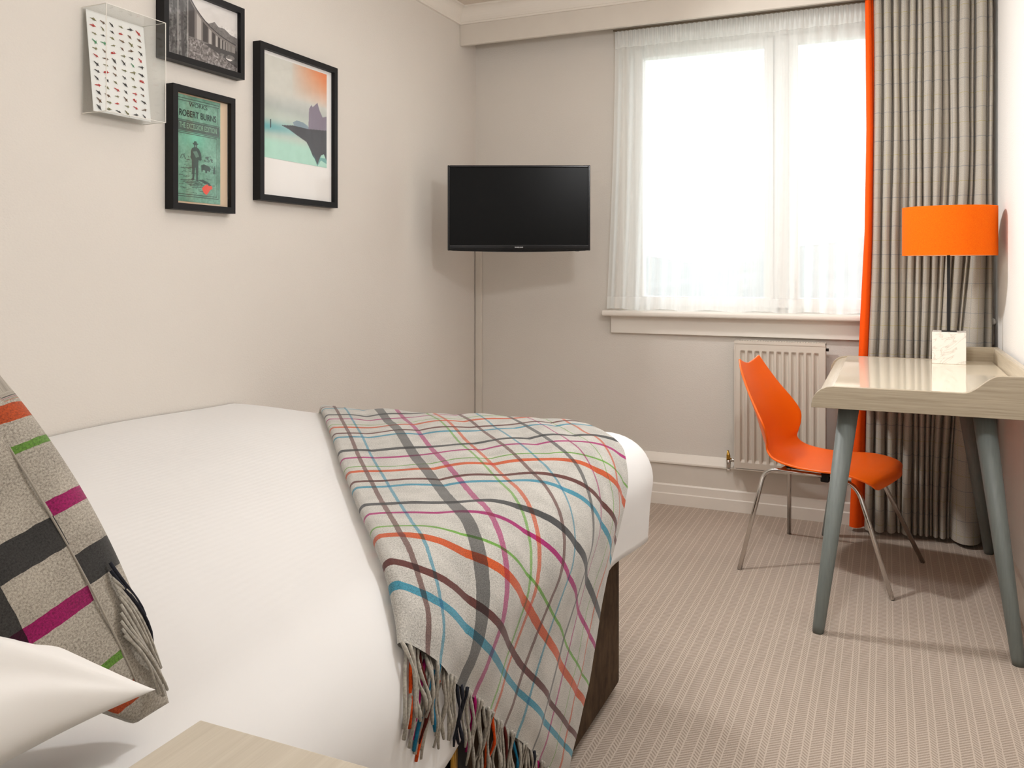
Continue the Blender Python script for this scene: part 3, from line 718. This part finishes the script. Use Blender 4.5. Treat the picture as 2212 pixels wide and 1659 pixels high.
box('under_plate', (-.15, -.10, .366), (.10, .10, .376), M['blackm'], ch, .003)
for o in ch.children: o.location = (0, 0, 0)

# ------------------------------------------------------------------ pictures on the left wall
def vnoise(nx, ny, cells, seed=0, octv=3):
    r = np.random.RandomState(seed); out = np.zeros((ny, nx)); amp = 1; tot = 0
    for o in range(octv):
        cx, cy_ = int(cells[0]*2**o)+2, int(cells[1]*2**o)+2; g = r.rand(cy_, cx)
        x = np.linspace(0, cx-1.001, nx); y = np.linspace(0, cy_-1.001, ny); xi, yi = x.astype(int), y.astype(int); fx, fy = x-xi, y-yi
        fx = fx*fx*(3-2*fx); fy = fy*fy*(3-2*fy)
        a = g[yi][:, xi]*(1-fx)+g[yi][:, xi+1]*fx; b = g[yi+1][:, xi]*(1-fx)+g[yi+1][:, xi+1]*fx
        out += amp*(a*(1-fy[:, None])+b*fy[:, None]); tot += amp; amp *= .55
    return out/tot
def inpoly(X, Y, poly):
    m = np.zeros(X.shape, bool); n = len(poly)
    for i in range(n):
        x0, y0 = poly[i]; x1, y1 = poly[(i+1) % n]
        if y0 == y1: continue
        c = ((y0 > Y) != (y1 > Y)) & (X < (x1-x0)*(Y-y0)/(y1-y0)+x0); m ^= c
    return m
def seg(X, Y, x0, y0, x1, y1, w_, asp=1.):
    dx, dy = (x1-x0)*asp, y1-y0; t = np.clip((((X-x0)*asp)*dx+(Y-y0)*dy)/(dx*dx+dy*dy+1e-12), 0, 1)
    return np.hypot((X-x0)*asp-t*dx, (Y-y0)-t*dy) < w_
pm = NT('printed_picture'); vc = pm.n('ShaderNodeVertexColor'); vc.layer_name = 'Col'; pm.set(vc.outputs[0], .5); PM = pm.m
def art(name, x, y0, y1, z0, z1, rgb, parent):
    """flat print on the left wall; rgb [row from top, column] sRGB 0..255"""
    ny, nx = rgb.shape[:2]; yy = np.linspace(y0, y1, nx); zz = np.linspace(z1, z0, ny)
    P = np.stack(np.broadcast_arrays(np.array(x), yy[None], zz[:, None]), -1)[:, ::1]
    o = grid(name, P[::-1], PM, parent, smooth=False); col = lin(np.clip(rgb[::-1], 0, 255)).reshape(-1, 3)
    ca = o.data.color_attributes.new('Col', 'FLOAT_COLOR', 'POINT'); ca.data.foreach_set('color', np.concatenate([col, np.ones((len(col), 1))], 1).ravel().astype(np.float32))
    box('backing', (x-.004, y0, z0), (x-.0005, y1, z1), M['mat'], parent) if False else None
    return o
def picture(name, label, y0, y1, z0, z1, bw, matcol, depth=.034):
    t = thing(name, label, 'picture', (XL, (y0+y1)/2, (z0+z1)/2)); xf = XL+depth
    bm = bmesh.new()
    for a, b in (((y0, z0), (y0+bw, z1)), ((y1-bw, z0), (y1, z1)), ((y0+bw, z0), (y1-bw, z0+bw)), ((y0+bw, z1-bw), (y1-bw, z1))):
        add_box(bm, (XL+.001, a[0], a[1]), (xf, b[0], b[1]))
    finish(bm, 'frame', M['black'], t)
    box('mount', (XL+.002, y0+bw, z0+bw), (xf-.016, y1-bw, z1-bw), matcol, t)
    box('glass', (xf-.008, y0+bw, z0+bw), (xf-.0065, y1-bw, z1-bw), M['pglass'], t)
    return t, xf-.0155
# large landscape print
t, xa = picture('framed_picture', 'large black-framed misty lake print with orange sky, rightmost on the wall', 2.318, 2.768, 1.367, 1.916, .021, M['mat'])
nx, ny = 200, 200; X, Y = np.meshgrid(np.linspace(0, 1, nx), np.linspace(0, 1, ny))
C = np.zeros((ny, nx, 3)); sky = np.array([206, 205, 196.]); 
C[:] = sky; g = sstep(.3, .52, Y)[..., None]; C = C*(1-g)+np.array([172, 178, 172.])*g
g = sstep(.46, .60, Y)[..., None]; C = C*(1-g)+np.array([188, 198, 186.])*g
g = (np.clip((X-.42)/.55, 0, 1)*np.clip(1-(Y+.05)/.42, 0, 1))**.75; C = C*(1-g[..., None])+np.array([236, 122, 62.])*g[..., None]
tl_ = np.exp(-((Y-.70+.04*X)/.055)**2)*(1-X*.9); C = C*(1-.75*tl_[..., None])+np.array([70, 158, 168.])*.75*tl_[..., None]
g = sstep(.74, .86, Y)[..., None]; C = C*(1-g)+np.array([170, 214, 196.])*g
nzv = vnoise(nx, ny, (12, 12), 3)[..., None]
def paint(mask, col, a=1.):
    global C
    m = (mask*a)[..., None] if mask.ndim == 2 else mask*a; C = C*(1-m)+np.array(col, float)*m
paint(inpoly(X, Y, [(.44, .60), (.5, .57), (.6, .575), (.68, .60), (.70, .63), (.46, .63)]), (112, 132, 148), .8)
paint(inpoly(X, Y, [(.69, .62), (.70, .42), (.74, .37), (.76, .39), (.80, .36), (.84, .33), (.88, .41), (.93, .47), (1, .45), (1, .65), (.69, .65)]), (118, 104, 122), .92)
paint(inpoly(X, Y, [(.26, .655), (.45, .63), (.70, .63), (1, .60), (1, .93), (.95, .86), (.90, .88), (.84, .985), (.80, .93), (.76, .90), (.72, .84), (.66, .77), (.5, .72), (.38, .68)]), (44, 40, 46), .96)
paint(inpoly(X, Y, [(.76, .88), (.80, .90), (.84, .985), (.88, .9), (1, .9), (1, .96), (.9, .93), (.84, 1.)]), (40, 108, 112), .5)
paint(seg(X, Y, .105, .625, .105, .70, .006), (40, 58, 60)); C += (nzv-.5)*10
art('print', xa+.0006, 2.350, 2.716, 1.520, 1.882, C, t)
# book cover
t, xa = picture('framed_picture', 'black-framed green book cover with a standing figure, below the viaduct picture', 1.928, 2.196, 1.311, 1.692, .020, M['beige'])
nx, ny = 170, 270; X, Y = np.meshgrid(np.linspace(0, 1, nx), np.linspace(0, 1, ny))
n1 = vnoise(nx, ny, (5, 8), 1, 4); n2 = vnoise(nx, ny, (30, 60), 2, 3)
C = np.array([104, 152, 130.])+(n1[..., None]-.5)*60+(n2[..., None]-.5)*34
gl = np.exp(-(((X-.42)/.25)**2+((Y-.40)/.10)**2)); C = C*(1-.6*gl[..., None])+np.array([110, 208, 178.])*.6*gl[..., None]
INK = (34, 50, 46); A_ = .6
def ln(x0, y0, x1, y1, w_=.006, a=.85, col=INK): paint(seg(X, Y, x0, y0, x1, y1, w_, .62), col, a)
for x0, y0, x1, y1 in ((.03, .03, .97, .03), (.03, .055, .97, .055), (.04, .06, .04, .215), (.93, .06, .93, .215), (.02, .235, .98, .235), (.02, .345, .98, .345), (.05, .36, .05, .93), (.05, .93, .92, .93), (.92, .36, .92, .93), (.02, .95, .95, .95), (.97, .03, .97, .95), (.05, .36, .92, .36)): ln(x0, y0, x1, y1, .0035, .75)
paint(((Y > .245) & (Y < .335) & (X > .02) & (X < .98)), (58, 74, 68), .85)
for q in range(60):       # engraved ground strokes
    x0 = random.uniform(.08, .8); y0 = random.uniform(.60, .92)
    if .36 < x0 < .62 and y0 < .8: continue
    ln(x0, y0, x0+random.uniform(.03, .13), y0+random.uniform(-.012, .012), .0025, .6)
paint(inpoly(X, Y, [(.10, .60), (.14, .56), (.22, .55), (.30, .57), (.33, .61)]) & (n2 > .5), INK, .6)
paint(inpoly(X, Y, [(.60, .60), (.66, .55), (.78, .54), (.86, .60)]) & (n2 > .48), INK, .7)
paint(inpoly(X, Y, [(.56, .64), (.62, .625), (.74, .64), (.78, .66), (.76, .69), (.70, .685), (.69, .71), (.66, .71), (.65, .685), (.60, .68), (.59, .70), (.57, .70)]), INK, .8)   # plough team
paint(inpoly(X, Y, [(.84, .66), (.86, .62), (.88, .66), (.89, .71), (.83, .71)]), INK, .7)
fig = [(.37, .44), (.40, .435), (.415, .418), (.46, .418), (.47, .435), (.51, .44), (.475, .452), (.475, .475), (.52, .49), (.56, .53), (.575, .585), (.54, .60), (.51, .59), (.50, .62), (.50, .72), (.49, .785), (.51, .80), (.45, .80), (.45, .72), (.435, .66), (.42, .72), (.41, .785), (.38, .795), (.34, .79), (.37, .77), (.36, .66), (.355, .60), (.33, .58), (.335, .52), (.36, .49), (.41, .475), (.40, .455)]
paint(inpoly(X, Y, fig), INK, .82); paint(inpoly(X, Y, [(.42, .455), (.46, .455), (.46, .475), (.43, .475)]), (120, 150, 135), .8); paint(inpoly(X, Y, [(.38, .52), (.47, .51), (.52, .56), (.45, .575)]), (120, 160, 140), .6)
for q in range(6): ln(.12+.05*q, .80+.012*q, .44+.05*q, .785+.012*q, .004, .7)
paint(inpoly(X, Y, [(.48, .785), (.60, .775), (.74, .80), (.82, .84), (.80, .86), (.70, .82), (.58, .80)]), INK, .8)
paint(inpoly(X, Y, [(.58, .86), (.64, .83), (.70, .815), (.74, .83), (.80, .825), (.82, .85), (.76, .87), (.72, .90), (.68, .92), (.62, .90)]), (222, 70, 44), 1.)
cv = art('print', xa+.0006, 1.949, 2.142, 1.338, 1.668, C, t)
def wtxt(s, size, y, z, mat, sx=1., bold=.0):
    xf = Matrix.Translation((xa+.0012, y, z)) @ Matrix.Rotation(PI/2, 4, 'Z') @ Matrix.Rotation(PI/2, 4, 'X')
    o = text_mesh('lettering', s, size, xf, mat, cv, .0001, sx, bold); o.location = (0, 0, 0)
wtxt('WORKS', .019, 2.045, 1.641, M['ink'], 1.15)
wtxt('ROBERT BURNS', .028, 2.044, 1.611, M['ink'], .80, .0003)
wtxt('THE EXCELSIOR EDITION', .024, 2.046, 1.573, M['cream_ink'], .585, .0002)
# viaduct photograph
t, xa = picture('framed_picture', 'black-framed monochrome photograph of a curving viaduct, topmost on the wall', 1.893, 2.240, 1.763, 2.002, .019, M['mat'])
nx, ny = 260, 180; X, Y = np.meshgrid(np.linspace(0, 1, nx), np.linspace(0, 1, ny))
n1 = vnoise(nx, ny, (8, 8), 11, 5); n2 = vnoise(nx, ny, (60, 40), 12, 3)
C = np.ones((ny, nx, 3))*np.array([214, 210, 206.])-(n1[..., None]-.5)*20
paint(inpoly(X, Y, [(.3, .2), (.4, .22), (.5, .30), (.58, .34), (.66, .28), (.72, .34), (.80, .33), (.90, .40), (1, .42), (1, .8), (.3, .8)]), (112, 108, 106), 1.)
C = np.where((Y > .3)[..., None], C+(n2[..., None]-.5)*50*(X > .3)[..., None], C)
gnd = inpoly(X, Y, [(0, .80), (.3, .66), (.42, .65), (.6, .72), (.8, .80), (1, .88), (1, 1), (0, 1)]); paint(gnd, (122, 116, 114)); C += (gnd*(n2-.5))[..., None]*170
paint(inpoly(X, Y, [(.52, .68), (.7, .62), (.85, .60), (1, .64), (1, .92), (.85, .84), (.7, .76)]) & (n1 > .36), (48, 46, 46), .8)
def deck(x): return .0+.70*(1-np.exp(-(x-.30)/.30))*.86
xs_ = np.linspace(.30, .97, 40); dk_ = [(float(x), float(deck(x))) for x in xs_]; btm = [(float(x), float(.66+.0*x-.02*math.sin(x*5))) for x in xs_[::-1]]
paint(inpoly(X, Y, dk_+btm), (120, 114, 110), 1.)
arch = inpoly(X, Y, [(p[0], p[1]+.05) for p in dk_]+btm); ph_ = 6.5/np.maximum(.035, (1.02-X))**.75
paint(arch & (np.sin(ph_*2.4) > .15), (44, 40, 40), .85); paint(arch & (np.sin(ph_*2.4) < -.6), (196, 190, 184), .7)
for a, b in zip(dk_, dk_[1:]): paint(seg(X, Y, a[0], a[1], b[0], b[1], .008), (40, 38, 40), .9)
col_ = X < .30+.03*np.clip(.3-Y, 0, 1); pier = 88+120*(vnoise(nx, ny, (34, 5), 15, 3)-.5)+90*(n2-.5)
C = np.where(col_[..., None], pier[..., None]*np.array([1, .98, .97]), C)
paint(col_ & (np.abs(X-.16) < .008), (176, 172, 166), .7); paint(col_ & (np.abs(X-.29) < .007), (190, 186, 180), .7); paint(col_ & (np.abs(X-.2-.03*Y) < .02), (48, 46, 46), .6)
art('print', xa+.0006, 1.912, 2.221, 1.782, 1.983, C, t)

# ------------------------------------------------------------------ clear box of fishing flies
by0, by1, bz0, bz1, bx = 1.638, 1.842, 1.553, 1.842, -1.913
cs = thing('display_case', 'clear acrylic display case with rows of fishing flies on white card', 'display case', (XL, (by0+by1)/2, bz0))
tk = .003
bm = bmesh.new()
add_box(bm, (bx-tk, by0, bz0), (bx, by1, bz1))
add_box(bm, (XL+.002, by0, bz0), (bx-tk, by0+tk, bz1)); add_box(bm, (XL+.002, by1-tk, bz0), (bx-tk, by1, bz1))
add_box(bm, (XL+.002, by0+tk, bz1-tk), (bx-tk, by1-tk, bz1)); add_box(bm, (XL+.002, by0+tk, bz0), (bx-tk, by1-tk, bz0+tk))
finish(bm, 'acrylic_box', M['acryl'], cs)
bm = bmesh.new(); e_ = .0016
for y in (by0, by1):
    for z in (bz0, bz1): add_box(bm, (XL+.002, y-e_/2, z-e_/2), (bx, y+e_/2, z+e_/2))
for z in (bz0, bz1): add_box(bm, (bx-e_, by0, z-e_/2), (bx+.0004, by1, z+e_/2))
for y in (by0, by1): add_box(bm, (bx-e_, y-e_/2, bz0), (bx+.0004, y+e_/2, bz1))
finish(bm, 'polished_edge', M['acryledge'], cs)
cx0, cx1 = XL+.010, XL+.040    # card leans forward at its foot
def card(y, z, off=0.):
    t_ = (bz1-.004-z)/(bz1-bz0-.008); return Vector((cx0+(cx1-cx0)*t_+off, y, z))
bm = bmesh.new(); c4 = [card(by0+.004, bz0+.005), card(by1-.004, bz0+.005), card(by1-.004, bz1-.004), card(by0+.004, bz1-.004)]
A = [bm.verts.new(p) for p in c4]; B = [bm.verts.new(p-Vector((.0015, 0, 0))) for p in c4]; bm.faces.new(A); bm.faces.new(B[::-1])
for i in range(4): bm.faces.new((A[i], B[i], B[(i+1) % 4], A[(i+1) % 4]))
bmesh.ops.recalc_face_normals(bm, faces=bm.faces); finish(bm, 'card', plain('white_card', L(244, 242, 238), .7), cs)
FC = {'r': plain('red_feather', L(196, 30, 26), .8), 'k': plain('black_feather', L(40, 38, 40), .8), 'n': plain('brown_feather', L(110, 76, 48), .8), 'o': plain('olive_feather', L(122, 116, 64), .8), 'g': plain('green_feather', L(70, 150, 100), .8)}
def fly_mesh(kind):
    bm = bmesh.new(); r = random.Random(kind)
    add_tube(bm, [(0, -.0065, .001), (0, -.002, .0004), (0, .003, -.0006), (0, .0065, -.0012)], [.0004, .0010, .0012, .0006], 6)
    for q in range(5 if kind else 3):
        a = r.uniform(.2, 1.4)*(1 if q % 2 else -1); l_ = r.uniform(.003, .0065)*(1+.4*(kind == 3))
        add_tube(bm, [(0, .004, 0), (.0008, .004-l_*math.cos(a)*.8, l_*math.sin(a)*.8)], [.0008, .0003], 4)
    if kind == 1:
        bmesh.ops.create_icosphere(bm, subdivisions=1, radius=.0026, matrix=Matrix.Translation((.0005, -.003, .0006)))
    add_tube(bm, [(0, .006, -.001), (0, .0085, -.0018)], [.0003, .0002], 4)
    me = bpy.data.meshes.new('fishing_fly'); bm.to_mesh(me); bm.free(); return me
kinds = [fly_mesh(k_) for k_ in range(4)]
for m_ in kinds: m_.materials.append(FC['k'])
pat_ = ['onkokr', 'rokrnn', 'okonon', 'ggonnk', 'onrokr', 'rnkkgk', 'konook', 'krnkor', 'kkokok', 'rorkrn', 'knonrk', 'nororn', 'kokokk']
for r_ in range(13):
    for c_ in range(6):
        y = by0+.022+c_*.031+random.uniform(-.002, .002); z = bz1-.026-r_*.0205+random.uniform(-.0015, .0015); kk = pat_[r_][c_]
        me = kinds[1 if kk == 'r' and (r_+c_) % 2 == 0 else random.choice((0, 2, 3))]
        o = bpy.data.objects.new('fishing_fly', me); COL.objects.link(o); o.parent = cs
        o.location = card(y, z, .0018)-Vector(cs.location); o.rotation_euler = (random.uniform(-.6, .45), 0, 0); s_ = random.uniform(1.0, 1.5); o.scale = (s_, s_, s_)
        o.material_slots[0].link = 'OBJECT'; o.material_slots[0].material = FC[kk]

for o in bpy.data.objects:
    if '_rel' in o: del o['_rel']
